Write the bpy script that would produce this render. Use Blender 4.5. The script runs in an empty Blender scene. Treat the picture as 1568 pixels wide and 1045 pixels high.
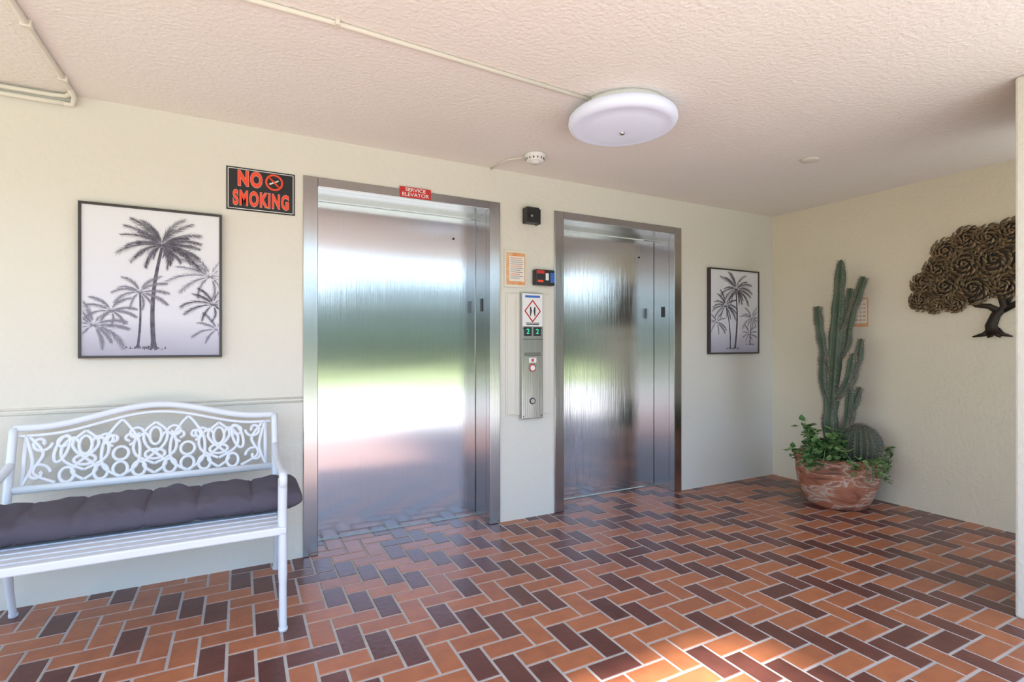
import bpy, bmesh, math, random
from mathutils import Vector, Matrix, noise
random.seed(7)
scene = bpy.context.scene
pi = math.pi

# ------------------------------------------------------------------ materials
def new_mat(name):
    m = bpy.data.materials.new(name); m.use_nodes = True
    nt = m.node_tree
    return m, nt, nt.nodes['Principled BSDF']

def mat(name, col, rough=0.5, metal=0.0, bump=0.0, bscale=50, var=0.0, vscale=5, island=0.0, spec=0.5,
        col2=None, emit=0.0, coat=0.0):
    m, nt, p = new_mat(name)
    N = nt.nodes; L = nt.links
    c = (*col, 1)
    p.inputs['Base Color'].default_value = c
    p.inputs['Roughness'].default_value = rough
    p.inputs['Metallic'].default_value = metal
    p.inputs['Specular IOR Level'].default_value = spec
    p.inputs['Coat Weight'].default_value = coat
    geo = N.new('ShaderNodeNewGeometry')
    if col2 is None: col2 = tuple(max(0, x*0.6) for x in col)
    if var > 0 or island > 0:
        nz = N.new('ShaderNodeTexNoise'); nz.inputs['Scale'].default_value = vscale
        nz.inputs['Detail'].default_value = 5
        L.new(geo.outputs['Position'], nz.inputs['Vector'])
        mr = N.new('ShaderNodeMapRange'); mr.inputs['From Min'].default_value = 0.35; mr.inputs['From Max'].default_value = 0.65
        mr.inputs['To Max'].default_value = var
        L.new(nz.outputs['Fac'], mr.inputs['Value'])
        ml = N.new('ShaderNodeMath'); ml.operation = 'MULTIPLY_ADD'
        ml.inputs[1].default_value = island
        L.new(geo.outputs['Random Per Island'], ml.inputs[0]); L.new(mr.outputs[0], ml.inputs[2])
        mx = N.new('ShaderNodeMix'); mx.data_type = 'RGBA'
        mx.inputs[6].default_value = c; mx.inputs[7].default_value = (*col2, 1)
        L.new(ml.outputs[0], mx.inputs[0]); L.new(mx.outputs[2], p.inputs['Base Color'])
    if bump > 0:
        nb = N.new('ShaderNodeTexNoise'); nb.inputs['Scale'].default_value = bscale; nb.inputs['Detail'].default_value = 4
        L.new(geo.outputs['Position'], nb.inputs['Vector'])
        b = N.new('ShaderNodeBump'); b.inputs['Strength'].default_value = bump; b.inputs['Distance'].default_value = 0.01
        L.new(nb.outputs['Fac'], b.inputs['Height']); L.new(b.outputs[0], p.inputs['Normal'])
    if emit > 0:
        p.inputs['Emission Color'].default_value = c; p.inputs['Emission Strength'].default_value = emit
    return m

def steel(name, col, rough, wav=0.02):
    m, nt, p = new_mat(name); N = nt.nodes; L = nt.links
    p.inputs['Metallic'].default_value = 1
    p.inputs['Roughness'].default_value = rough
    geo = N.new('ShaderNodeNewGeometry')
    mp = N.new('ShaderNodeMapping'); mp.inputs['Scale'].default_value = (300, 300, 1.6)
    L.new(geo.outputs['Position'], mp.inputs['Vector'])
    nz = N.new('ShaderNodeTexNoise'); nz.inputs['Scale'].default_value = 1; nz.inputs['Detail'].default_value = 3
    L.new(mp.outputs[0], nz.inputs['Vector'])
    b = N.new('ShaderNodeBump'); b.inputs['Strength'].default_value = 0.11; b.inputs['Distance'].default_value = 0.004
    L.new(nz.outputs['Fac'], b.inputs['Height'])
    mp2 = N.new('ShaderNodeMapping'); mp2.inputs['Scale'].default_value = (0.8, 0.8, 4.0)
    L.new(geo.outputs['Position'], mp2.inputs['Vector'])
    n2 = N.new('ShaderNodeTexNoise'); n2.inputs['Scale'].default_value = 1.5; n2.inputs['Detail'].default_value = 1
    L.new(mp2.outputs[0], n2.inputs['Vector'])
    b2 = N.new('ShaderNodeBump'); b2.inputs['Strength'].default_value = wav; b2.inputs['Distance'].default_value = 0.02
    L.new(n2.outputs['Fac'], b2.inputs['Height']); L.new(b.outputs[0], b2.inputs['Normal'])
    L.new(b2.outputs[0], p.inputs['Normal'])
    mx = N.new('ShaderNodeMix'); mx.data_type = 'RGBA'
    mx.inputs[6].default_value = (*col, 1); mx.inputs[7].default_value = (*[c*0.86 for c in col], 1)
    L.new(nz.outputs['Fac'], mx.inputs[0]); L.new(mx.outputs[2], p.inputs['Base Color'])
    return m

M = {}
M['wall'] = mat('stucco_cream', (0.66, 0.635, 0.565), 0.85, bump=0.5, bscale=34, var=0.25, vscale=1.2, col2=(0.63, 0.60, 0.52))
M['wall_warm_lit'] = mat('stucco_cream_warm_lit', (0.70, 0.635, 0.51), 0.85, bump=0.5, bscale=34, var=0.3, vscale=1.0, col2=(0.66, 0.58, 0.45))  # cream stucco with the right wall's warm light painted into its colour
M['ceil'] = mat('stucco_ceiling', (0.80, 0.765, 0.72), 0.9, bump=0.55, bscale=55, var=0.35, vscale=1.0, col2=(0.75, 0.70, 0.64))
M['grout'] = mat('grout', (0.50, 0.475, 0.455), 0.85, bump=0.3, bscale=120, var=0.5, vscale=5, col2=(0.36, 0.32, 0.30))
M['tile_o'] = mat('tile_orange', (0.46, 0.160, 0.066), 0.34, bump=0.12, bscale=40, var=0.4, vscale=14, island=0.55, col2=(0.30, 0.098, 0.048))
M['tile_d'] = mat('tile_maroon', (0.090, 0.030, 0.024), 0.32, bump=0.12, bscale=40, var=0.35, vscale=14, island=0.5, col2=(0.165, 0.055, 0.042))
M['steel'] = steel('brushed_steel_door', (0.60, 0.61, 0.64), 0.125)
M['steel2'] = steel('brushed_steel_frame', (0.47, 0.465, 0.465), 0.20)
M['white'] = mat('white_enamel', (0.66, 0.69, 0.74), 0.35)
M['cush'] = mat('cushion_fabric', (0.078, 0.066, 0.088), 0.9, bump=0.3, bscale=300, var=0.3, vscale=8, col2=(0.11, 0.095, 0.125))
M['black'] = mat('black_satin', (0.012, 0.012, 0.014), 0.4)
M['frame'] = mat('picture_frame_dark', (0.035, 0.028, 0.028), 0.4)
M['red'] = mat('sign_red', (0.50, 0.02, 0.02), 0.4)
M['orange'] = mat('sign_orange_red', (0.78, 0.065, 0.022), 0.5)
M['plwhite'] = mat('white_plastic', (0.72, 0.71, 0.69), 0.4)
M['pipe'] = mat('painted_conduit', (0.66, 0.63, 0.55), 0.6)
M['ink'] = mat('print_ink', (0.06, 0.052, 0.075), 0.7, var=0.8, vscale=40, col2=(0.14, 0.13, 0.17))
M['ink2'] = mat('print_ink_light', (0.21, 0.20, 0.25), 0.7)
M['paper'] = mat('paper_notice', (0.72, 0.68, 0.59), 0.7)
M['paperor'] = mat('paper_orange', (0.65, 0.27, 0.10), 0.7, var=0.8, vscale=18, col2=(0.7, 0.48, 0.27))
M['green'] = mat('indicator_green', (0.02, 0.5, 0.25), 0.4, emit=0.4)
M['blue'] = mat('label_blue', (0.03, 0.12, 0.45), 0.4)
M['lamp'] = mat('lamp_diffuser', (0.66, 0.70, 0.84), 0.35, emit=0.08)
M['cactus'] = mat('cactus_skin', (0.052, 0.088, 0.050), 0.65, var=0.7, vscale=9, bump=0.3, bscale=60, col2=(0.11, 0.13, 0.088))
M['barrel'] = mat('barrel_cactus_skin', (0.062, 0.085, 0.06), 0.65, var=0.6, vscale=12, col2=(0.10, 0.085, 0.06))
M['spine'] = mat('cactus_spines', (0.38, 0.29, 0.24), 0.6)
M['leaf'] = mat('ivy_leaf', (0.036, 0.125, 0.024), 0.45, island=0.9, var=0.1, col2=(0.22, 0.32, 0.12))
M['bronze'] = mat('bronze_leaf_metal', (0.085, 0.056, 0.030), 0.42, metal=0.35, island=0.9, var=0.2, col2=(0.24, 0.165, 0.090))
M['bronzed'] = mat('bronze_dark', (0.028, 0.020, 0.015), 0.45, metal=0.5)
M['soil'] = mat('soil', (0.07, 0.045, 0.03), 0.95, bump=0.8, bscale=60)
M['concrete'] = mat('concrete', (0.58, 0.57, 0.57), 0.85, bump=0.2, bscale=30, var=0.3, vscale=0.8)
M['grass'] = mat('grass', (0.25, 0.31, 0.08), 0.95, bump=0.6, bscale=20, var=0.6, vscale=0.6, col2=(0.19, 0.25, 0.07))
M['foliage'] = mat('foliage', (0.16, 0.18, 0.13), 0.9, bump=1.0, bscale=4, var=0.8, vscale=1.5, col2=(0.23, 0.255, 0.19))

def print_mat(name, z0, z1):
    m, nt, p = new_mat(name); N = nt.nodes; L = nt.links
    geo = N.new('ShaderNodeNewGeometry'); sp = N.new('ShaderNodeSeparateXYZ')
    L.new(geo.outputs['Position'], sp.inputs[0])
    mr = N.new('ShaderNodeMapRange'); mr.inputs['From Min'].default_value = z0; mr.inputs['From Max'].default_value = z1
    L.new(sp.outputs['Z'], mr.inputs['Value'])
    nz = N.new('ShaderNodeTexNoise'); nz.inputs['Scale'].default_value = 4
    L.new(geo.outputs['Position'], nz.inputs['Vector'])
    ma = N.new('ShaderNodeMath'); ma.operation = 'MULTIPLY_ADD'; ma.inputs[1].default_value = 0.08
    L.new(nz.outputs['Fac'], ma.inputs[0]); L.new(mr.outputs[0], ma.inputs[2])
    cr = N.new('ShaderNodeValToRGB'); e = cr.color_ramp.elements
    e[0].position = 0.02; e[0].color = (0.31, 0.30, 0.37, 1)
    e[1].position = 1.0; e[1].color = (0.68, 0.68, 0.70, 1)
    a = e.new(0.17); a.color = (0.46, 0.45, 0.53, 1)
    b = e.new(0.30); b.color = (0.62, 0.61, 0.67, 1)
    L.new(ma.outputs[0], cr.inputs[0]); L.new(cr.outputs[0], p.inputs['Base Color'])
    p.inputs['Roughness'].default_value = 0.5
    return m

def pot_mat():
    m, nt, p = new_mat('terracotta_glaze_swirl'); N = nt.nodes; L = nt.links
    geo = N.new('ShaderNodeNewGeometry')
    mp = N.new('ShaderNodeMapping'); mp.inputs['Scale'].default_value = (3, 3, 9)
    L.new(geo.outputs['Position'], mp.inputs['Vector'])
    nz = N.new('ShaderNodeTexNoise'); nz.inputs['Scale'].default_value = 1.25; nz.inputs['Detail'].default_value = 8
    nz.inputs['Distortion'].default_value = 1.5
    L.new(mp.outputs[0], nz.inputs['Vector'])
    cr = N.new('ShaderNodeValToRGB'); e = cr.color_ramp.elements
    e[0].position = 0.30; e[0].color = (0.12, 0.045, 0.028, 1)
    e[1].position = 0.72; e[1].color = (0.16, 0.06, 0.038, 1)
    for pos, c in ((0.40, (0.34, 0.115, 0.06, 1)), (0.51, (0.40, 0.155, 0.085, 1)), (0.55, (0.54, 0.42, 0.34, 1)), (0.60, (0.38, 0.16, 0.095, 1))):
        x = e.new(pos); x.color = c
    L.new(nz.outputs['Fac'], cr.inputs[0]); L.new(cr.outputs[0], p.inputs['Base Color'])
    b = N.new('ShaderNodeBump'); b.inputs['Strength'].default_value = 0.9; b.inputs['Distance'].default_value = 0.015
    L.new(nz.outputs['Fac'], b.inputs['Height']); L.new(b.outputs[0], p.inputs['Normal'])
    p.inputs['Roughness'].default_value = 0.65
    return m
M['pot'] = pot_mat()

# ------------------------------------------------------------------ mesh builder
class MB:
    def __init__(s): s.v = []; s.f = []; s.m = []; s.mats = []; s.sm = []
    def mi(s, k):
        if k not in s.mats: s.mats.append(k)
        return s.mats.index(k)
    def add(s, vs, fs, k, smooth=False):
        o = len(s.v); i = s.mi(k)
        s.v += [tuple(x) for x in vs]
        for f in fs: s.f.append([a+o for a in f]); s.m.append(i); s.sm.append(smooth)
    def box(s, a, b, k, bev=0.0):
        x0, y0, z0 = a; x1, y1, z1 = b
        if x0 > x1: x0, x1 = x1, x0
        if y0 > y1: y0, y1 = y1, y0
        if z0 > z1: z0, z1 = z1, z0
        if bev <= 0:
            vs = [(x0,y0,z0),(x1,y0,z0),(x1,y1,z0),(x0,y1,z0),(x0,y0,z1),(x1,y0,z1),(x1,y1,z1),(x0,y1,z1)]
            s.add(vs, [(0,3,2,1),(4,5,6,7),(0,1,5,4),(1,2,6,5),(2,3,7,6),(3,0,4,7)], k); return
        bm = bmesh.new(); bmesh.ops.create_cube(bm, size=1)
        for v in bm.verts:
            v.co = Vector(((x0+x1)/2+v.co.x*(x1-x0), (y0+y1)/2+v.co.y*(y1-y0), (z0+z1)/2+v.co.z*(z1-z0)))
        bmesh.ops.bevel(bm, geom=bm.edges[:], offset=bev, segments=2, affect='EDGES', profile=0.5)
        bm.verts.index_update()
        s.add([v.co[:] for v in bm.verts], [[v.index for v in f.verts] for f in bm.faces], k); bm.free()
    def tube(s, pts, r, k, n=8, closed=False, flat=None, ribs=0, ribd=0.0, caps=True, tip=False, twist=0.0):
        P = [Vector(p) for p in pts]; m = len(P)
        R = r if isinstance(r, (list, tuple)) else [r]*m
        T = []
        for i in range(m):
            if closed: t = P[(i+1) % m]-P[i-1]
            else: t = P[min(i+1, m-1)]-P[max(i-1, 0)]
            T.append(t.normalized())
        up = Vector((0, 1, 0)) if abs(T[0].y) < 0.9 else Vector((1, 0, 0))
        nrm = (up - T[0]*up.dot(T[0])).normalized()
        vs = []
        for i in range(m):
            nrm = (nrm - T[i]*nrm.dot(T[i]))
            if nrm.length < 1e-6: nrm = T[i].orthogonal()
            nrm.normalize(); bn = T[i].cross(nrm)
            for j in range(n):
                a = 2*pi*j/n+twist
                rr = R[i]
                if ribs: rr *= 1-ribd*(1-abs(math.cos(a*ribs/2))**1.6)
                o = nrm*math.cos(a)*rr + bn*math.sin(a)*rr
                if flat:
                    ax, fc = flat
                    o = o - ax*o.dot(ax)*(1-fc)
                vs.append(P[i]+o)
        fs = []
        for i in range(m if closed else m-1):
            i2 = (i+1) % m
            for j in range(n):
                j2 = (j+1) % n
                fs.append((i*n+j, i*n+j2, i2*n+j2, i2*n+j))
        if caps and not closed:
            fs.append(tuple(range(n-1, -1, -1))); fs.append(tuple((m-1)*n+j for j in range(n)))
        s.add(vs, fs, k, True)
    def lathe(s, prof, c, k, n=48, smooth=True, ribs=0, ribd=0.0):
        vs = []; fs = []
        for (r, z) in prof:
            for j in range(n):
                a = 2*pi*j/n
                rr = r*(1-ribd*(1-abs(math.cos(a*ribs/2))**1.2)) if ribs else r
                vs.append((c[0]+rr*math.cos(a), c[1]+rr*math.sin(a), c[2]+z))
        for i in range(len(prof)-1):
            for j in range(n):
                j2 = (j+1) % n
                fs.append((i*n+j, i*n+j2, (i+1)*n+j2, (i+1)*n+j))
        s.add(vs, fs, k, smooth)
    def cyl(s, a, b, r, k, n=20):
        s.tube([a, b], r, k, n=n)
        s.sm[-1] = False; s.sm[-2] = False

def finish(mb, name, loc=(0, 0, 0), parent=None):
    me = bpy.data.meshes.new(name)
    L = Vector(loc)
    me.from_pydata([tuple(Vector(v)-L) for v in mb.v], [], mb.f)
    for k in mb.mats: me.materials.append(M[k])
    me.polygons.foreach_set('material_index', mb.m)
    me.polygons.foreach_set('use_smooth', mb.sm)
    me.update()
    o = bpy.data.objects.new(name, me); scene.collection.objects.link(o)
    if parent: o.parent = parent
    else: o.location = L
    return o

def group(name, loc):
    e = bpy.data.objects.new(name, None); e.location = loc; e.empty_display_size = 0.1
    scene.collection.objects.link(e); return e

def part(mb, name, g): return finish(mb, name, g.location, g)

def text(s, name, g, pos, size, key, rot=(pi/2, 0, 0), ext=0.001, offset=0.0, align='CENTER', sx=1.0, sp=1.0):
    cu = bpy.data.curves.new(name, 'FONT'); cu.body = s; cu.size = size; cu.extrude = ext; cu.offset = offset
    cu.space_character = sp
    cu.align_x = align; cu.align_y = 'CENTER'; cu.materials.append(M[key])
    o = bpy.data.objects.new(name, cu); scene.collection.objects.link(o)
    o.parent = g; o.location = Vector(pos)-g.location; o.rotation_euler = rot; o.scale = (sx, 1, 1)
    return o

WY = 3.22; RX = 4.472; CZ = 2.44; DY = 3.45; FY = -0.55
E1 = (0.321, 1.587); E2 = (2.028, 3.284)
FT = 2.21; FW = 0.081; HT = 0.056

# ------------------------------------------------------------------ room shell
mb = MB()
def wbox(x0, x1, z0, z1): mb.box((x0, WY, z0), (x1, WY+0.42, z1), 'wall')
wbox(-3.6, E1[0]+0.03, 0, CZ); wbox(E1[1]-0.03, E2[0]+0.03, 0, CZ); wbox(E2[1]-0.03, RX+0.15, 0, CZ)
wbox(E1[0]+0.03, E1[1]-0.03, FT-0.03, CZ); wbox(E2[0]+0.03, E2[1]-0.03, FT-0.03, CZ)
finish(mb, 'wall_back')
mb = MB(); mb.box((RX, 0.95, 0), (RX+0.15, WY, CZ), 'wall_warm_lit'); finish(mb, 'wall_right')
mb = MB(); mb.box((3.10, 0.55, 0), (3.85, 1.03, CZ), 'wall', 0.012); finish(mb, 'wall_corner_pillar')
mb = MB(); mb.box((-3.6, FY, CZ), (RX+2.2, WY+0.42, CZ+0.22), 'ceil'); finish(mb, 'ceiling')
mb = MB()
for z in (0.905, 0.928):
    mb.tube([(-3.5, WY, z), (E1[0], WY, z)], 0.006, 'wall', n=8)
finish(mb, 'trim_1')

# floor : herringbone quarry tile
mb = MB()
W = 0.1015; G = 0.0058
mb.box((-3.6, -0.6, -0.12), (RX+2.2, DY+0.02, 0.0), 'grout')
def tile(x0, y0, x1, y1, k):
    x0 += G; y0 += G; x1 -= G; y1 -= G
    b = 0.0018; h = 0.0022
    vs = [(x0,y0,0),(x1,y0,0),(x1,y1,0),(x0,y1,0),(x0+b,y0+b,h),(x1-b,y0+b,h),(x1-b,y1-b,h),(x0+b,y1-b,h)]
    mb.add(vs, [(4,5,6,7),(0,1,5,4),(1,2,6,5),(2,3,7,6),(3,0,4,7)], k)
ox, oy = -3.6, -0.6
NI = int((RX+2.2-ox)/W); NJ = int((DY-0.02-oy)/W)
for i in range(-1, NI):
    for j in range(0, NJ+1):
        k = (i+j) % 4
        if k == 0:
            x0, x1 = ox+i*W, ox+(i+2)*W; y0, y1 = oy+j*W, oy+(j+1)*W; pd = 0.08
        elif k == 2:
            x0, x1 = ox+i*W, ox+(i+1)*W; y0, y1 = oy+j*W, oy+(j+2)*W; pd = 0.80
        else: continue
        x0 = max(x0, ox); x1 = min(x1, RX+2.2); y0 = max(y0, oy); y1 = min(y1, DY+0.01)
        if x1-x0 < 0.03 or y1-y0 < 0.03: continue
        tile(x0, y0, x1, y1, 'tile_d' if random.random() < pd else 'tile_o')
finish(mb, 'floor')

# ------------------------------------------------------------------ elevators
def elevator(E, name):
    g = group(name, ((E[0]+E[1])/2, WY, 0))
    x0, x1 = E; i0, i1 = x0+FW, x1-FW; yf = WY-0.012; z1 = FT-HT
    f = MB()
    f.box((x0, yf, 0.0025), (i0, WY+0.05, FT), 'steel2', 0.004)
    f.box((i1, yf, 0.0025), (x1, WY+0.05, FT), 'steel2', 0.004)
    f.box((i0, yf, z1), (i1, WY+0.05, FT), 'steel2', 0.003)
    f.box((i0-0.03, WY+0.05, 0.0025), (i0, DY+0.03, FT-0.031), 'steel2')
    f.box((i1, WY+0.05, 0.0025), (i1+0.03, DY+0.03, FT-0.031), 'steel2')
    f.box((i0, WY+0.05, z1), (i1, DY+0.03, FT-0.031), 'steel2')
    f.box((i0, DY-0.03, z1-0.022), (i1, DY+0.03, z1), 'steel2')
    part(f, 'frame', g)
    d = MB()
    d.box((i0+0.002, DY, 0.012), (i1-0.003, DY+0.03, z1-0.024), 'steel', 0.002)
    part(d, 'door_panel', g)
    s = MB(); s.box((i0, DY-0.015, 0.0025), (i1, DY+0.03, 0.009), 'steel2')
    part(s, 'sill', g)
    k = MB(); k.box((i1-0.004, WY+0.10, 1.465), (i1, WY+0.14, 1.555), 'black', 0.0015)
    k.cyl((i1-0.17, DY-0.004, 1.98), (i1-0.17, DY, 1.98), 0.008, 'black', 12)
    part(k, 'jamb_plate', g)
    return g
g1 = elevator(E1, 'elevator_door')
g2 = elevator(E2, 'elevator_door.001')

g = group('service_elevator_sign', (0.985, WY-0.0125, 2.193))
s = MB(); s.box((0.884, WY-0.0165, 2.160), (1.087, WY-0.0125, 2.226), 'red', 0.001); part(s, 'plate', g)
text('SERVICE', 'text_1', g, (0.985, WY-0.0172, 2.208), 0.032, 'plwhite', offset=0.0004, sx=1.15, ext=0.0005)
text('ELEVATOR', 'text_2', g, (0.985, WY-0.0172, 2.178), 0.032, 'plwhite', offset=0.0004, sx=1.15, ext=0.0005)

# ------------------------------------------------------------------ no smoking sign
sx0, sx1, sz0, sz1 = -0.067, 0.277, 1.970, 2.205
g = group('no_smoking_sign', ((sx0+sx1)/2, WY-0.001, (sz0+sz1)/2))
s = MB()
s.box((sx0, WY-0.004, sz0), (sx1, WY, sz1), 'black')
a = 0.007; b = 0.0035
for (x0, x1, z0, z1) in ((sx0+a, sx1-a, sz0+a, sz0+a+b), (sx0+a, sx1-a, sz1-a-b, sz1-a), (sx0+a, sx0+a+b, sz0+a, sz1-a), (sx1-a-b, sx1-a, sz0+a, sz1-a)):
    s.box((x0, WY-0.005, z0), (x1, WY-0.004, z1), 'plwhite')
cx, cz, R = 0.170, 2.144, 0.041
ring = [(cx+R*math.cos(t*pi/18), WY-0.006, cz+R*math.sin(t*pi/18)) for t in range(36)]
s.tube(ring, 0.006, 'orange', n=6, closed=True, flat=(Vector((0, 1, 0)), 0.2))
s.tube([(cx-R*.7, WY-0.0065, cz+R*.7), (cx+R*.7, WY-0.0065, cz-R*.7)], 0.005, 'orange', n=6, flat=(Vector((0, 1, 0)), 0.2))
s.tube([(cx-0.025, WY-0.0055, cz-0.012), (cx+0.022, WY-0.0055, cz+0.012)], 0.005, 'plwhite', n=6, flat=(Vector((0, 1, 0)), 0.2))
part(s, 'plate', g)
text('NO', 't_no_edge', g, (0.048, WY-0.0048, 2.142), 0.108, 'plwhite', offset=0.0072, sx=0.66, ext=0.0004, sp=1.2)
text('NO', 't_no', g, (0.048, WY-0.0058, 2.142), 0.108, 'orange', offset=0.0058, sx=0.66, ext=0.0004, sp=1.2)
text('SMOKING', 't_smoking_edge', g, (0.106, WY-0.0048, 2.034), 0.108, 'plwhite', offset=0.0060, sx=0.52, ext=0.0004, sp=1.18)
text('SMOKING', 't_smoking', g, (0.106, WY-0.0058, 2.034), 0.108, 'orange', offset=0.0048, sx=0.52, ext=0.0004, sp=1.18)

# ------------------------------------------------------------------ palm pictures
def picture(name, x0, x1, z0, z1, palms, trunks):
    g = group(name, ((x0+x1)/2, WY-0.001, (z0+z1)/2))
    th = 0.035; fw = 0.012
    f = MB()
    for (a, b, c, d) in ((x0, x1, z0, z0+fw), (x0, x1, z1-fw, z1), (x0, x0+fw, z0+fw, z1-fw), (x1-fw, x1, z0+fw, z1-fw)):
        f.box((a, WY-th, c), (b, WY-0.001, d), 'frame', 0.001)
    part(f, 'frame', g)
    px0, px1, pz0, pz1 = x0+fw, x1-fw, z0+fw, z1-fw
    M[name+'_bg'] = print_mat(name+'_print', pz0, pz1)
    c = MB(); c.box((px0, WY-th+0.007, pz0), (px1, WY-0.002, pz1), name+'_bg'); part(c, 'print', g)
    Wd, Ht = px1-px0, pz1-pz0
    y = [WY-th+0.0062]
    d = MB()
    def inside(p): return px0+0.002 < p[0] < px1-0.002 and pz0+0.002 < p[1] < pz1-0.002
    def poly(ps, k):
        if not all(inside(p) for p in ps): return
        y[0] -= 0.0000006
        d.add([(p[0], y[0], p[1]) for p in ps], [tuple(range(len(ps)))], k)
    for (u0, v0, u1, v1, bend, w) in trunks:
        n = 14; prev = None
        for i in range(n+1):
            t = i/n
            xx = px0+Wd*(u0+(u1-u0)*t+bend*math.sin(pi*t)); zz = pz0+Ht*(v0+(v1-v0)*t)
            ww = w*(1.25-0.5*t) if i > 0 else w*1.7
            if prev: poly([(prev[0]-prev[2], prev[1]), (prev[0]+prev[2], prev[1]), (xx+ww, zz), (xx-ww, zz)], 'ink')
            prev = (xx, zz, ww)
        for i in range(26):
            bx = px0+Wd*u0+random.uniform(-0.05, 0.05)*Wd/0.58; bz = pz0+Ht*v0-random.uniform(0, 0.01)
            poly([(bx-0.003, bz), (bx+0.003, bz), (bx+random.uniform(-0.012, 0.012), bz+random.uniform(0.005, 0.016))], 'ink')
    for (u, v, size, nf, key) in palms:
        cx, cz = px0+Wd*u, pz0+Ht*v
        for f_ in range(nf):
            ang = -1.0+(f_+random.uniform(-.25, .25))/nf*(pi+2.0)
            Lf = size*random.uniform(0.75, 1.1)
            if ang < -0.4 or ang > pi+0.4: Lf *= 0.7
            pts = []
            x_, z_, a_ = cx, cz, ang
            n = 24
            side = 1 if math.cos(ang) > 0 else -1
            cv = random.uniform(0.025, 0.05)
            for i in range(n+1):
                pts.append((x_, z_, a_))
                x_ += math.cos(a_)*Lf/n; z_ += math.sin(a_)*Lf/n
                a_ -= side*cv
            for i in range(n):
                p, q = pts[i], pts[i+1]; w = 0.0014*(1-i/n)+0.0004
                poly([(p[0], p[1]-w), (q[0], q[1]-w), (q[0], q[1]+w), (p[0], p[1]+w)], key)
                if i < 3: continue
                ll = Lf*0.20*math.sin(pi*min(1, (i+3)/(n+6)))**0.7
                for sgn in (1, -1):
                    for rep in range(2):
                        la = q[2]+sgn*random.uniform(0.35, 0.75)
                        l2 = ll*random.uniform(0.6, 1.15)
                        ex, ez = q[0]+math.cos(la)*l2, q[1]+math.sin(la)*l2-l2*0.12
                        hw = 0.0010
                        poly([(q[0]-hw, q[1]-hw), (q[0]+hw, q[1]+hw), (ex, ez)], key)
    if d.f: part(d, 'palm_artwork', g)
    return g
picture('palm_picture', -0.693, -0.087, 1.165, 1.927,
        [(0.93, 0.56, 0.20, 13, 'ink2'), (0.98, 0.18, 0.13, 9, 'ink2'), (0.08, 0.20, 0.16, 12, 'ink2'), (0.20, 0.30, 0.12, 9, 'ink2'), (0.40, 0.43, 0.12, 11, 'ink2'),
         (0.95, 0.36, 0.14, 11, 'ink'), (0.56, 0.76, 0.185, 19, 'ink'), (0.56, 0.76, 0.12, 11, 'ink')],
        [(0.385, 0.055, 0.40, 0.43, 0.01, 0.0045), (0.50, 0.05, 0.56, 0.75, -0.035, 0.0085)])
picture('palm_picture.001', 3.595, 4.235, 1.15, 1.902,
        [(0.86, 0.42, 0.15, 11, 'ink2'), (0.12, 0.36, 0.14, 9, 'ink2'), (0.80, 0.22, 0.12, 9, 'ink2'), (0.30, 0.56, 0.17, 14, 'ink'),
         (0.52, 0.77, 0.21, 18, 'ink')],
        [(0.40, 0.05, 0.32, 0.55, 0.03, 0.006), (0.50, 0.05, 0.52, 0.76, 0.035, 0.009), (0.82, 0.10, 0.85, 0.42, 0.0, 0.004)])

# ------------------------------------------------------------------ ceiling fixtures
c = (1.735, 2.10, CZ)
g = group('ceiling_light', c)
s = MB()
s.lathe([(0.001, -0.002), (0.225, -0.002), (0.225, -0.04), (0.001, -0.04)], c, 'plwhite', 64)
part(s, 'base_ring', g)
s = MB()
s.lathe([(0.22, -0.036), (0.262, -0.038), (0.272, -0.050), (0.275, -0.070), (0.266, -0.090), (0.240, -0.100), (0.234, -0.097), (0.19, -0.108), (0.12, -0.117), (0.05, -0.121), (0.0005, -0.122)], c, 'lamp', 72)
part(s, 'diffuser', g)
s = MB(); s.lathe([(0.013, -0.118), (0.013, -0.128), (0.009, -0.132), (0.0005, -0.132)], c, 'steel2', 20)
part(s, 'centre_knob', g)

g = group('smoke_detector', (1.66, 2.86, CZ))
c = (1.66, 2.86, CZ); s = MB()
s.lathe([(0.001, -0.001), (0.068, -0.001), (0.068, -0.018), (0.058, -0.022), (0.056, -0.042), (0.046, -0.05), (0.03, -0.052), (0.03, -0.058), (0.0005, -0.058)], c, 'plwhite', 40)
for i in range(14):
    a = 2*pi*i/14
    s.box((c[0]+0.0565*math.cos(a)-0.003, c[1]+0.0565*math.sin(a)-0.003, CZ-0.038), (c[0]+0.0565*math.cos(a)+0.003, c[1]+0.0565*math.sin(a)+0.003, CZ-0.027), 'black')
part(s, 'body', g)
s = MB(); s.tube([(1.62, 2.92, CZ-0.006), (1.54, 3.00, CZ-0.006), (1.52, WY-0.005, CZ-0.006)], 0.006, 'pipe', 8); part(s, 'wire_conduit', g)

s = MB(); s.lathe([(0.001, -0.001), (0.055, -0.001), (0.055, -0.008), (0.035, -0.014), (0.0005, -0.014)], (3.29, 2.10, CZ), 'pipe', 32)
finish(s, 'ceiling_cover_plate', (3.29, 2.10, CZ))

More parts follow.
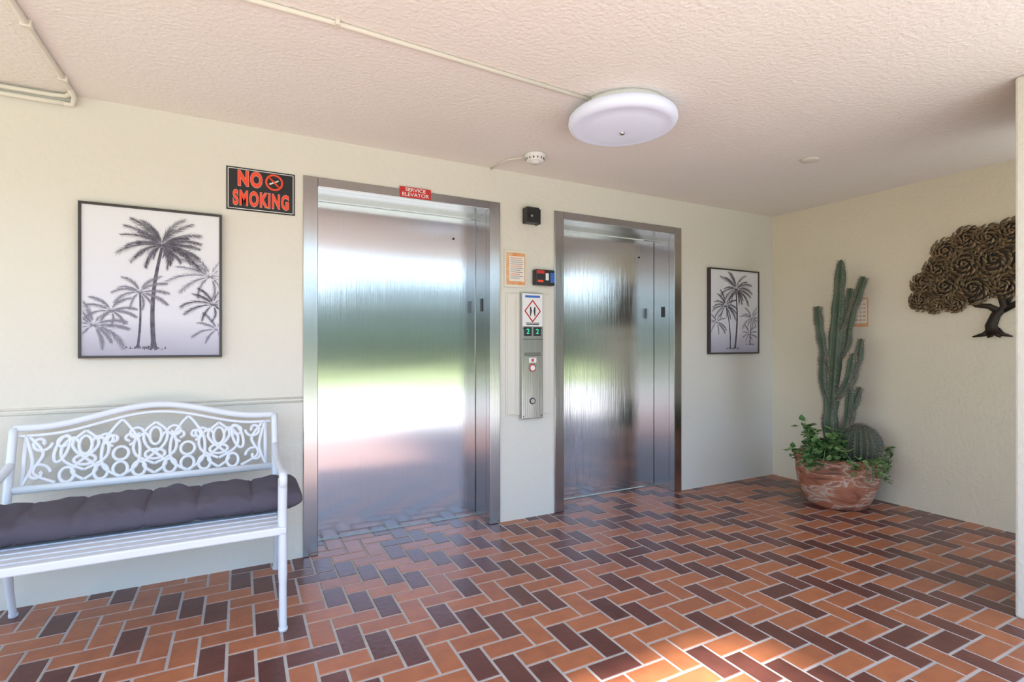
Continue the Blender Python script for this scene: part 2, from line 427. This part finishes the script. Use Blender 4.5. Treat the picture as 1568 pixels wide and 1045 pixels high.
s = MB()
s.tube([(1.54, 2.075, CZ-0.010), (0.3, 2.02, CZ-0.010), (-3.2, 2.02, CZ-0.010)], 0.010, 'pipe', 10)
for x in (0.32, -1.2): 
    s.box((x-0.008, 2.002, CZ-0.022), (x+0.008, 2.04, CZ), 'pipe', 0.002)
finish(s, 'ceiling_conduit', (0.3, 2.02, CZ))
s = MB()
s.tube([(-0.705, 0.2, CZ-0.012), (-0.705, 3.08, CZ-0.012), (-0.712, 3.16, CZ-0.014), (-0.74, 3.195, CZ-0.018), (-0.80, 3.203, CZ-0.02), (-3.4, 3.203, CZ-0.02)], 0.011, 'pipe', 10)
s.tube([(-0.73, 3.203, CZ-0.05), (-0.80, 3.203, CZ-0.052), (-3.4, 3.203, CZ-0.052)], 0.011, 'pipe', 10)
s.tube([(-0.705, 3.10, CZ-0.014), (-0.705, 3.18, CZ-0.02), (-0.715, 3.203, CZ-0.05), (-0.75, 3.203, CZ-0.052)], 0.012, 'pipe', 10)
for y in (2.55, 3.0): s.box((-0.723, y-0.012, CZ-0.027), (-0.687, y+0.012, CZ), 'pipe', 0.003)
finish(s, 'wall_conduit', (-0.705, 3.0, CZ))

# ------------------------------------------------------------------ hall fixtures between elevators
g = group('elevator_call_panel', (1.82, WY, 1.15))
s = MB()
s.box((1.632, WY-0.010, 0.735), (1.985, WY, 1.592), 'pipe', 0.003)
s.box((1.640, WY-0.018, 0.745), (1.700, WY-0.010, 1.585), 'pipe', 0.003); part(s, 'backing_plate', g)
s = MB(); s.box((1.738, WY-0.045, 0.712), (1.908, WY-0.008, 1.596), 'steel2', 0.003)
part(s, 'face', g)
y = WY-0.0455
s = MB()
s.box((1.742, y-0.001, 1.36), (1.904, y+0.002, 1.590), 'plwhite'); 
cx, cz = 1.823, 1.468
for q in range(4):
    a0 = q*pi/2; a1 = a0+pi/2
    s.tube([(cx+0.062*math.cos(a0), y-0.0015, cz+0.075*math.sin(a0)), (cx+0.062*math.cos(a1), y-0.0015, cz+0.075*math.sin(a1))], 0.005, 'red', 6, flat=(Vector((0, 1, 0)), 0.2))
for dx in (-0.018, 0.018):
    s.tube([(cx+dx, y-0.002, cz-0.035), (cx+dx*0.8, y-0.002, cz), (cx+dx, y-0.002, cz+0.028)], [0.003, 0.008, 0.005], 'black', 6, flat=(Vector((0, 1, 0)), 0.15))
s.box((cx-0.06, y-0.0015, 1.562), (cx+0.06, y-0.001, 1.578), 'blue')
s.box((cx-0.05, y-0.0015, 1.370), (cx+0.05, y-0.001, 1.377), 'black')
s.box((cx-0.055, y-0.0015, 1.381), (cx+0.055, y-0.001, 1.386), 'black')
for dx in (-0.038, 0.038):
    s.box((cx+dx-0.030, y-0.002, 1.292), (cx+dx+0.030, y+0.001, 1.355), 'black', 0.001)
for zz in (1.155, 1.163, 1.171): s.box((cx-0.066, y-0.0015, zz), (cx+0.066, y, zz+0.003), 'black')
s.box((cx-0.03, y-0.0015, 1.105), (cx+0.03, y, 1.140), 'plwhite')
s.box((cx-0.01, y-0.0022, 1.112), (cx+0.01, y-0.001, 1.132), 'red')
for zz, r in ((1.068, 0.024), (0.835, 0.020)):
    s.tube([(cx+r*math.cos(t*pi/12), y-0.001, zz+r*math.sin(t*pi/12)) for t in range(24)], 0.0035, 'red' if zz > 1 else 'black', 6, closed=True)
    s.cyl((cx, y-0.004, zz), (cx, y, zz), r*0.8, 'plwhite' if zz > 1 else 'steel2', 24)
for dx in (-.072, .072):
    for zz in (0.73, 1.345): s.cyl((cx+dx, y-0.001, zz), (cx+dx, y, zz), 0.004, 'black', 10)
s.box((1.742, y-0.0008, 1.268), (1.904, y, 1.272), 'black')
part(s, 'labels_and_buttons', g)
text('2', 'digit_1', g, (cx-0.038, y-0.003, 1.323), 0.05, 'green', ext=0.0005, offset=0.001)
text('2', 'digit_2', g, (cx+0.038, y-0.003, 1.323), 0.05, 'green', ext=0.0005, offset=0.001)

g = group('framed_notice', (1.71, WY, 1.76))
s = MB(); s.box((1.620, WY-0.010, 1.632), (1.798, WY, 1.892), 'pipe', 0.002); part(s, 'holder', g)
s = MB(); s.box((1.634, WY-0.0115, 1.650), (1.784, WY-0.010, 1.874), 'paperor')
s.box((1.655, WY-0.0122, 1.675), (1.776, WY-0.0115, 1.850), 'paper')
for i in range(11):
    z = 1.835-i*0.014; s.box((1.665, WY-0.0126, z), (1.665+random.uniform(0.07, 0.10), WY-0.0122, z+0.004), 'orange' if i % 4 == 0 else 'ink2')
part(s, 'notice_sheet', g)

g = group('black_security_camera', (1.83, WY, 2.14))
s = MB(); s.box((1.765, WY-0.07, 2.085), (1.865, WY, 2.195), 'black', 0.006)
s.box((1.865, WY-0.055, 2.083), (1.885, WY, 2.190), 'black', 0.004)
s.cyl((1.80, WY-0.078, 2.13), (1.80, WY-0.068, 2.13), 0.02, 'black', 20)
s.cyl((1.80, WY-0.079, 2.13), (1.80, WY-0.078, 2.13), 0.009, 'steel2', 16)
part(s, 'housing', g)
g = group('card_reader', (1.93, WY, 1.71))
s = MB(); s.box((1.845, WY-0.055, 1.655), (2.005, WY, 1.765), 'black', 0.008)
s.box((1.852, WY-0.0565, 1.735), (1.915, WY-0.0545, 1.758), 'red'); s.box((1.965, WY-0.0565, 1.675), (1.996, WY-0.0545, 1.745), 'blue')
s.box((1.925, WY-0.0565, 1.69), (1.950, WY-0.0545, 1.74), 'plwhite'); s.box((1.86, WY-0.0565, 1.675), (1.905, WY-0.0545, 1.69), 'orange')
part(s, 'housing', g)

g = group('wall_calendar_notice', (RX, 2.446, 1.493))
s = MB(); s.box((RX-0.003, 2.375, 1.376), (RX, 2.517, 1.612), 'paperor')
s.box((RX-0.0038, 2.384, 1.405), (RX-0.003, 2.508, 1.598), 'paper')
for i in range(5):
    for j in range(4):
        s.box((RX-0.0044, 2.395+j*0.028, 1.425+i*0.032), (RX-0.0038, 2.411+j*0.028, 1.437+i*0.032), 'paperor')
part(s, 'sheet', g)

# ------------------------------------------------------------------ metal tree wall art (right wall)
g = group('metal_tree_wall_art', (RX, 1.57, 1.65))
s = MB()
def leaf(c, ang, l, w, th=0.004, k='bronze'):
    ca, sa = math.cos(ang), math.sin(ang)
    pts = []
    n = 10
    for i in range(n):
        t = 2*pi*i/n
        a, b = math.cos(t)*l, math.sin(t)*w*(1-0.25*math.cos(t))+0.35*w*(math.cos(t)**2)
        pts.append((c[0]+0.002, c[1]+a*ca-b*sa, c[2]+a*sa+b*ca))
    top = (c[0]-th, c[1], c[2])
    s.add(pts+[top], [(i, (i+1) % n, n) for i in range(n)], k, False)
lobes = [(2.00, 1.56, .080), (1.99, 1.68, .080), (1.90, 1.78, .09), (1.85, 1.90, .09), (1.73, 1.96, .09), (1.61, 1.95, .09), (1.49, 1.97, .09), (1.37, 1.93, .09), (1.25, 1.85, .09),
         (1.18, 1.72, .10), (1.14, 1.58, .09), (1.28, 1.62, .11), (1.42, 1.74, .12), (1.58, 1.80, .12), (1.74, 1.79, .11), (1.85, 1.65, .10), (1.69, 1.62, .11), (1.54, 1.63, .09), (1.80, 1.53, .07), (1.92, 1.52, .06), (1.25, 1.52, .07), (1.40, 1.58, .07)]
def ellblob(c, r, k):
    n = 20; vs = [(RX-0.012, c[0]+r*math.cos(2*pi*i/n)*(1+0.08*math.sin(5*i)), c[1]+r*math.sin(2*pi*i/n)*(1+0.08*math.cos(7*i))) for i in range(n)]
    s.add(vs+[(RX-0.016, c[0], c[1])], [(i, (i+1) % n, n) for i in range(n)], k)
for li, (yy, zz, r) in enumerate(lobes):
    ellblob((yy, zz), r*0.9, 'bronzed')
    for rr in (1.0, .70, .40, .12):
        q = r*rr; cnt = max(3, int(2*pi*q/0.030))
        for i in range(cnt):
            a = 2*pi*i/cnt+rr*3+random.uniform(-.1, .1)
            leaf((RX-0.018-(1-rr)*0.02-li*0.0003, yy+q*math.cos(a), zz+q*math.sin(a)), a+1.15+random.uniform(-0.2, 0.2), random.uniform(0.018, 0.025), random.uniform(0.0065, 0.0085), 0.006)
part(s, 'leaf_canopy', g)
s = MB()
ax = (Vector((1, 0, 0)), 0.35)
def br(pts, rs): s.tube([(RX-0.014, p[0], p[1]) for p in pts], rs, 'bronzed', 8, flat=ax)
br([(1.585, 1.30), (1.60, 1.36), (1.575, 1.43), (1.53, 1.48), (1.55, 1.56), (1.60, 1.62)], [.045, .034, .028, .024, .02, .012])
br([(1.56, 1.45), (1.61, 1.49), (1.68, 1.50), (1.74, 1.55)], [.022, .018, .014, .01])
br([(1.54, 1.46), (1.47, 1.50), (1.42, 1.56), (1.36, 1.60)], [.022, .018, .014, .01])
br([(1.53, 1.48), (1.50, 1.55), (1.50, 1.62)], [.018, .014, .01])
br([(1.60, 1.33), (1.64, 1.30), (1.70, 1.285)], [.02, .014, .004])
br([(1.57, 1.33), (1.54, 1.30), (1.49, 1.285)], [.02, .014, .004])
br([(1.59, 1.32), (1.60, 1.295), (1.62, 1.28)], [.02, .014, .005])
br([(1.57, 1.32), (1.565, 1.295), (1.55, 1.28)], [.02, .014, .005])
part(s, 'trunk', g)

# ------------------------------------------------------------------ cactus planter
pc = (4.085, 2.40, 0.003)
g = group('potted_cactus', pc)
s = MB()
prof = [(0.001, 0), (0.195, 0), (0.215, 0.02), (0.245, 0.09), (0.268, 0.17), (0.278, 0.25), (0.280, 0.31), (0.286, 0.335), (0.292, 0.36), (0.286, 0.378), (0.268, 0.380), (0.258, 0.365), (0.255, 0.33), (0.001, 0.325)]
s.lathe(prof, pc, 'pot', 64); part(s, 'pot', g)
s = MB(); s.lathe([(0.256, 0.338), (0.15, 0.352), (0.0005, 0.36)], pc, 'soil', 40); part(s, 'soil', g)
Rv = Vector((0.8862, -0.4633, 0)); Fv = Vector((0.4633, 0.8862, 0))
PC = Vector((pc[0], pc[1], 0))
def cp(r, z, f=0.0): return PC+Rv*r+Fv*f+Vector((0, 0, z))
def smooth_path(pts, n=8):
    out = []; P = [Vector(p) for p in pts]
    for i in range(len(P)-1):
        p0 = P[max(i-1, 0)]; p1 = P[i]; p2 = P[i+1]; p3 = P[min(i+2, len(P)-1)]
        for j in range(n):
            t = j/n
            out.append(0.5*((2*p1)+(-p0+p2)*t+(2*p0-5*p1+4*p2-p3)*t*t+(-p0+3*p1-3*p2+p3)*t*t*t))
    out.append(P[-1]); return out
s = MB(); sp = MB()
def column(pts, r, ribs=5, base=0.6):
    P = smooth_path(pts, 9); m = len(P)
    R = []
    for i in range(m):
        t = i/(m-1)
        q = base+(1-base)*min(1, t*5)
        e = (1-t)*(m-1)/5.0
        if e < 1: q *= math.sqrt(max(0.0, 1-(1-e)**2))*0.97+0.03
        q *= 1+0.10*math.sin(i*0.8+len(pts))
        if base >= .8: q *= 1-0.42*t*t
        R.append(r*q)
    s.tube(P, R, 'cactus', n=ribs*8, ribs=ribs, ribd=0.52)
    for i in range(1, m-1):
        t = (P[i+1]-P[i-1]).normalized(); up = Vector((0, 1, 0)); nn = (up-t*up.dot(t)).normalized(); bn = t.cross(nn)
        for j in range(ribs):
            for sub in range(2):
                a = 2*pi*j/ribs
                d = nn*math.cos(a)+bn*math.sin(a)
                o = P[i].lerp(P[i+1], sub*0.5)+d*R[i]*0.98
                for q in range(5):
                    dd = (d+Vector((random.uniform(-.8, .8), random.uniform(-.8, .8), random.uniform(-.6, .8)))).normalized()*0.020
                    w = dd.orthogonal().normalized()*0.0018
                    sp.add([o-w, o+w, o+dd], [(0, 1, 2)], 'spine')
column([cp(-.035, .35), cp(-.055, .62), cp(-.04, .85), cp(-.02, 1.15), cp(.0, 1.4), cp(.02, 1.65), cp(.035, 1.89)], .058, 5, .8)
column([cp(-.04, .98), cp(-.085, 1.10), cp(-.115, 1.25), cp(-.14, 1.42), cp(-.145, 1.53)], .031, 5)
column([cp(-.01, 1.10), cp(.07, 1.22), cp(.095, 1.40), cp(.15, 1.58), cp(.215, 1.76)], .034, 5)
column([cp(.0, 1.32), cp(.055, 1.42), cp(.09, 1.55), cp(.11, 1.67)], .028, 5)
column([cp(-.03, .82, -.03), cp(.06, .92, -.05), cp(.12, 1.08, -.05), cp(.165, 1.28, -.04)], .031, 5)
column([cp(-.03, .80, -.03), cp(.03, .95, -.08), cp(.075, 1.17, -.08)], .028, 5)
column([cp(-.04, .75), cp(-.10, .90), cp(-.11, 1.08), cp(-.10, 1.16)], .028, 5)
column([cp(-.04, .52, -.02), cp(.05, .62, -.05), cp(.09, .75, -.05), cp(.15, .91, -.05)], .032, 5)
column([cp(-.05, .50), cp(.02, .58, -.04), cp(.05, .72, -.06), cp(.075, 1.00, -.05)], .028, 5)
column([cp(.02, .36, -.03), cp(.03, .50, -.03), cp(.06, .64, -.04)], .032, 5)
part(s, 'columnar_cactus', g); part(sp, 'columnar_spines', g)
s = MB(); sp = MB(); bc = cp(.135, .32, -.06); br_ = .155; nr = 22
prof = []
for i in range(19):
    t = -0.35*pi+i/18*(0.85*pi)
    prof.append((max(0.0005, br_*math.cos(t)*(1 if i < 18 else 0.01)), .15+br_*math.sin(t)))
prof[-1] = (0.0005, .15+br_*0.95)
s.lathe(prof, bc, 'barrel', n=nr*6, ribs=nr, ribd=0.18)
for j in range(nr):
    a = 2*pi*j/nr
    for i in range(2, 18):
        t = -0.35*pi+i/18*(0.85*pi)
        d = Vector((math.cos(a)*math.cos(t), math.sin(a)*math.cos(t), math.sin(t)))
        o = Vector(bc)+Vector((0, 0, .15))+d*br_
        for q in range(6):
            dd = (d+Vector((random.uniform(-.9, .9), random.uniform(-.9, .9), random.uniform(-.9, .9)))).normalized()*0.022
            w = dd.orthogonal().normalized()*0.0013
            sp.add([o-w, o+w, o+dd], [(0, 1, 2)], 'spine')
part(s, 'barrel_cactus', g); part(sp, 'barrel_spines', g)
s = MB()
def ivy_leaf(c, d, size):
    d = d.normalized(); up = Vector((0, 0, 1)); side = d.cross(up)
    if side.length < 0.1: side = Vector((1, 0, 0))
    side.normalize(); nrm = side.cross(d)
    pts = [c, c+d*size*.25+side*size*.42+nrm*size*.1, c+d*size*.7+side*size*.26, c+d*size, c+d*size*.7-side*size*.26, c+d*size*.25-side*size*.42+nrm*size*.1, c+d*size*.45-nrm*size*.08]
    s.add(pts, [(0, 1, 6), (1, 2, 6), (2, 3, 6), (3, 4, 6), (4, 5, 6), (5, 0, 6)], 'leaf')
def vine(pts, nl, spread, size):
    P = smooth_path(pts, 10)
    s.tube(P, 0.003, 'leaf', 5)
    for i in range(nl):
        c = P[random.randrange(len(P))]+Vector([random.uniform(-spread, spread) for _ in range(3)])
        d = Vector((random.uniform(-1, 1), random.uniform(-1, 1), random.uniform(-.6, .5)))
        ivy_leaf(c, d, size*random.uniform(.6, 1.2))
for k in range(10):
    a = random.uniform(-.30, -.06)
    vine([cp(-.10+random.uniform(-.05, .05), .38, -.10), cp(a, .52+random.uniform(-.05, .10), -.15), cp(a-.05, .48, -.2), cp(a-.08, .36, -.22)], 36, .035, .062)
vine([cp(-.2, .38, -.1), cp(-.27, .46, -.1), cp(-.34, .44, -.08), cp(-.37, .40, -.06)], 40, .028, .055)
vine([cp(-.18, .40, -.12), cp(-.24, .58, -.05), cp(-.27, .62, -.05)], 38, .035, .06)
vine([cp(-.15, .40, -.18), cp(-.12, .46, -.25), cp(-.08, .40, -.30), cp(-.05, .33, -.31)], 34, .03, .055)
for k in range(6):
    r0 = .02+.045*k
    ff = -math.sqrt(max(0.0, .30**2-r0**2))
    vine([cp(r0*.8, .37, ff*.8), cp(r0, .395, ff), cp(r0*1.04, .33, ff*1.05), cp(r0*1.05, .24+random.uniform(0, .05), ff*1.06)], 20, .016, .038)
vine([cp(.25, .37, -.08), cp(.31, .42, -.06), cp(.36, .43, -.04), cp(.40, .40, -.03)], 26, .022, .045)
vine([cp(.24, .36, -.14), cp(.30, .37, -.14), cp(.305, .28, -.12), cp(.29, .20, -.12)], 30, .02, .04)
part(s, 'trailing_ivy', g)

# ------------------------------------------------------------------ white cast aluminium bench
BX = -0.367; HWD = 0.53
g = group('white_garden_bench', (BX, 2.8, 0.003))
def by(z): return 2.985+(z-0.45)*0.26
def BP(u, z, off=0): return Vector((BX+u, by(z)+off, z))
def ztop(u): 
    a = abs(u)/HWD
    return 0.855+0.078*(0.5+0.5*math.cos(pi*min(1, a*1.15)))
s = MB(); fl = (Vector((0, 1, 0)), 0.6)
n = 40
s.tube([BP(-HWD+2*HWD*i/n, ztop(-HWD+2*HWD*i/n)) for i in range(n+1)], 0.016, 'white', 10, flat=fl)
s.tube([BP(-HWD+.02+2*(HWD-.02)*i/n, ztop(-HWD+2*HWD*i/n)-.034) for i in range(n+1)], 0.008, 'white', 8, flat=fl)
s.tube([BP(-HWD+.045, .60), BP(-HWD+.045, ztop(HWD)-.03)], 0.009, 'white', 8, flat=fl)
s.tube([BP(HWD-.045, .60), BP(HWD-.045, ztop(HWD)-.03)], 0.009, 'white', 8, flat=fl)
s.tube([BP(-HWD, .592), BP(HWD, .592)], 0.018, 'white', 10, flat=fl)
s.tube([BP(-HWD, .56), BP(-HWD, .855)], 0.016, 'white', 10, flat=fl)
s.tube([BP(HWD, .56), BP(HWD, .855)], 0.016, 'white', 10, flat=fl)
def lim(uu, zz): return BP(max(-.487, min(.487, uu)), min(max(zz, .605), ztop(uu)-.036))
def ell(u, z, a, b, rot=0, r=0.0082, a0=0, a1=2*pi, n=28):
    pts = []
    full = abs(a1-a0-2*pi) < 1e-3
    for i in range(n if full else n+1):
        t = a0+(a1-a0)*i/n; x = a*math.cos(t); y = b*math.sin(t)
        pts.append(lim(u+x*math.cos(rot)-y*math.sin(rot), z+x*math.sin(rot)+y*math.cos(rot)))
    s.tube(pts, r, 'white', 6, closed=full, flat=(Vector((0, 1, 0)), 0.8))
def spiral(u, z, r0, r1, a0, a1, r=0.0082, n=30):
    pts = []
    for i in range(n+1):
        t = i/n; a = a0+(a1-a0)*t; rr = r0+(r1-r0)*t
        pts.append(lim(u+rr*math.cos(a), z+rr*math.sin(a)))
    rs = [r*(1.0 if i < n-3 else 1.35) for i in range(n+1)]
    s.tube(pts, rs, 'white', 6, flat=(Vector((0, 1, 0)), 0.8))
def scurve(pts, r=0.0082):
    P = smooth_path([lim(*p) for p in pts], 7)
    s.tube(P, r, 'white', 6, flat=(Vector((0, 1, 0)), 0.8))
for u in (-.27, 0, .27):
    zc = .735 if u else .755
    for sg in (-1, 1):
        scurve([(u, .612), (u+sg*.045, .66), (u-sg*.035, .74), (u-sg*.045, zc+.05), (u, zc+.095)])
        scurve([(u, .655), (u+sg*.075, .70), (u+sg*.085, .76), (u+sg*.045, .80), (u+sg*.02, .77)])
        spiral(u+sg*.080, zc+.045, .034, .008, (pi if sg > 0 else 0), (pi if sg > 0 else 0)-sg*pi*2.1)
        ell(u+sg*.062, .640, .026, .032)
    ell(u, zc+.03, .024, .040); ell(u, .70, .040, .022)
for u in (-.135, .135):
    for sg in (-1, 1):
        scurve([(u, .612), (u+sg*.065, .66), (u+sg*.07, .76), (u+sg*.03, .835), (u, .87)])
        spiral(u+sg*.030, .78, .030, .007, -pi/2, -pi/2+sg*pi*2.1)
    ell(u, .645, .028, .032); ell(u, .715, .030, .030)
for sg in (-1, 1):
    u = sg*.40
    scurve([(u-sg*.03, .61), (u+sg*.05, .66), (u+sg*.02, .74), (u+sg*.07, .815)])
    spiral(u+sg*.035, .655, .045, .008, (pi if sg > 0 else 0), (pi if sg > 0 else 0)-sg*pi*2.2)
    spiral(u+sg*.03, .785, .040, .008, (pi if sg > 0 else 0), (pi if sg > 0 else 0)+sg*pi*2.2)
    scurve([(u+sg*.085, .61), (u+sg*.055, .70), (u+sg*.085, .82)])
    ell(sg*.355, .755, .022, .060, sg*.3)
part(s, 'backrest', g)
s = MB(); zs = 0.435
s.box((BX-.525, 2.44, zs-.024), (BX+.525, 2.482, zs+.010), 'white', .006)
s.box((BX-.525, 2.97, zs-.018), (BX+.525, 2.995, zs+.008), 'white', .005)
for sg in (-1, 1):
    s.box((BX+sg*.53-.014, 2.44, zs-.02), (BX+sg*.53+.014, 2.99, zs+.008), 'white', .005)
for r in range(0, 8):
    y0 = 2.500+r*.059
    s.box((BX-.525, y0, zs-.006), (BX+.525, y0+.042, zs+.007), 'white', .003)
nx = 14; dx = 1.05/nx
for i in range(nx+1):
    xa = BX-.525+dx*i
    s.tube([(xa-.02, 2.47, zs-.001), (xa+.02, 2.98, zs-.001)], .012, 'white', 6, flat=(Vector((0, 0, 1)), .4))
part(s, 'seat', g)
s = MB()
for sg in (-1, 1):
    X = BX+sg*HWD
    s.tube(smooth_path([(X-sg*.0, 2.452, .655), (X, 2.458, .60), (X, 2.468, .50), (X, 2.462, .40), (X, 2.450, .2), (X, 2.435, .003)], 6), [.019]*18+[.0185]*6+[.016]*6+[.015], 'white', 8)
    s.tube(smooth_path([(X, 2.432, .628), (X, 2.425, .655), (X, 2.45, .672), (X, 2.56, .668), (X, 2.75, .655), (X, 2.92, .665), (X, by(.70), .70)], 6), .017, 'white', 8)
    s.tube(smooth_path([(X+sg*.01, 3.12, .003), (X+sg*.008, 3.06, .18), (X, 3.005, .36), (X, by(.46)+.005, .46), (X, by(.6), .6), (X, by(.857), .857)], 6), [.015]*6+[.017]*25, 'white', 8)
    s.tube([(X, 2.435, .003), (X, 2.435, .018)], .019, 'white', 10); s.tube([(X+sg*.01, 3.12, .003), (X+sg*.01, 3.12, .018)], .018, 'white', 10)
part(s, 'legs_and_arms', g)

# cushion
g = group('bench_cushion', (-0.37, 2.79, 0.45))
s = MB()
x0, x1 = -1.0, 0.262; NX = 200; NS = 48
yc, hy, ht, zb = 2.79, 0.160, 0.060, 0.447
vs = []; fs = []
for i in range(NX+1):
    t = i/NX; x = x0+(x1-x0)*t
    seg = (t*6.0+0.08*math.sin(t*23)) % 1.0
    pinch = 0.70+0.30*math.sin(pi*seg)**0.4
    e = min(1, min(t, 1-t)*14); endf = 0.35+0.65*math.sqrt(e*(2-e)) if e < 1 else 1
    for j in range(NS):
        a = 2*pi*j/NS; ca, sa = math.cos(a), math.sin(a)
        yy = math.copysign(abs(ca)**0.55, ca); zz = math.copysign(abs(sa)**0.7, sa)
        p = Vector((x*7, yy*1.2, zz*1.2))
        nz = noise.noise(p)*0.5+noise.noise(Vector((x*22+yy*2.0, yy*1.5, zz*2)))*0.45
        th = ht*pinch*endf*(1+0.36*nz)
        back = 0.35*max(0, yy)
        if sa < 0: z = zb+ht*0.9+zz*min(th, ht*0.9)*0.98
        else: z = zb+ht*0.9+zz*th*(1+back)
        vs.append((x, yc+yy*hy*(0.90+0.10*pinch)*(0.88+0.12*endf)*(1+0.07*nz), max(z, zb)))
for i in range(NX):
    for j in range(NS):
        j2 = (j+1) % NS; fs.append((i*NS+j, (i+1)*NS+j, (i+1)*NS+j2, i*NS+j2))
fs.append(tuple(range(NS))); fs.append(tuple(NX*NS+j for j in range(NS-1, -1, -1)))
s.add(vs, fs, 'cush', True)
part(s, 'padding', g)

# ------------------------------------------------------------------ outdoors (seen in the steel)
mb = MB(); mb.box((-40, -6.2, -0.2), (50, -0.6, -0.03), 'concrete'); finish(mb, 'ground_driveway')
mb = MB(); mb.box((-60, -60, -0.2), (70, -6.2, -0.02), 'grass'); mb.box((-60, -60, -0.3), (70, 20, -0.21), 'grass'); finish(mb, 'ground_lawn')
mb = MB()
random.seed(3)
for i in range(46):
    x = -55+i*2.6+random.uniform(-1, 1); yy = -24+random.uniform(-3, 3); r = random.uniform(2.3, 3.3)
    bm = bmesh.new(); bmesh.ops.create_icosphere(bm, subdivisions=3, radius=1)
    for v in bm.verts:
        d = 1+0.35*noise.noise(v.co*2.2+Vector((i, 0, 0)))+0.15*noise.noise(v.co*6)
        v.co = Vector((x+v.co.x*r*d, yy+v.co.y*r*d, r*0.75+v.co.z*r*1.0*d))
    bm.verts.index_update()
    mb.add([v.co[:] for v in bm.verts], [[v.index for v in f.verts] for f in bm.faces], 'foliage', True); bm.free()
finish(mb, 'tree_line', (0, -24, 0))
mb = MB(); mb.box((2.06, -5.0, 5.2), (12, FY, 5.4), 'ceil'); finish(mb, 'sun_block_slab')  # unseen slab added overhead to block the sun right of the floor patch

# ------------------------------------------------------------------ light
w = bpy.data.worlds.new('sky'); scene.world = w; w.use_nodes = True
nt = w.node_tree; bg = nt.nodes['Background']
sky = nt.nodes.new('ShaderNodeTexSky'); sky.sky_type = 'NISHITA'; sky.sun_disc = False
sky.sun_elevation = math.radians(50); sky.sun_rotation = math.radians(180); sky.air_density = 1.0; sky.dust_density = 0.3
nt.links.new(sky.outputs[0], bg.inputs[0]); bg.inputs[1].default_value = 0.38
sd = bpy.data.lights.new('sun', 'SUN'); sd.energy = 10.0; sd.angle = math.radians(4.0); sd.color = (1.0, 0.95, 0.88)
so = bpy.data.objects.new('sun', sd); scene.collection.objects.link(so)
so.location = (0, -10, 15)
so.rotation_euler = Vector((-.055, .835, -1)).to_track_quat('-Z', 'Y').to_euler()

# ------------------------------------------------------------------ camera
cd = bpy.data.cameras.new('camera'); cam = bpy.data.objects.new('camera', cd); scene.collection.objects.link(cam)
cd.sensor_width = 36; cd.lens = 18.276; cd.shift_y = 0.0035; cd.clip_start = 0.02
cam.location = (0, 0, 1.232); cam.rotation_euler = (pi/2, 0, math.radians(-27.6))
scene.camera = cam
scene.view_settings.view_transform = 'Standard'
scene.view_settings.exposure = 0.92
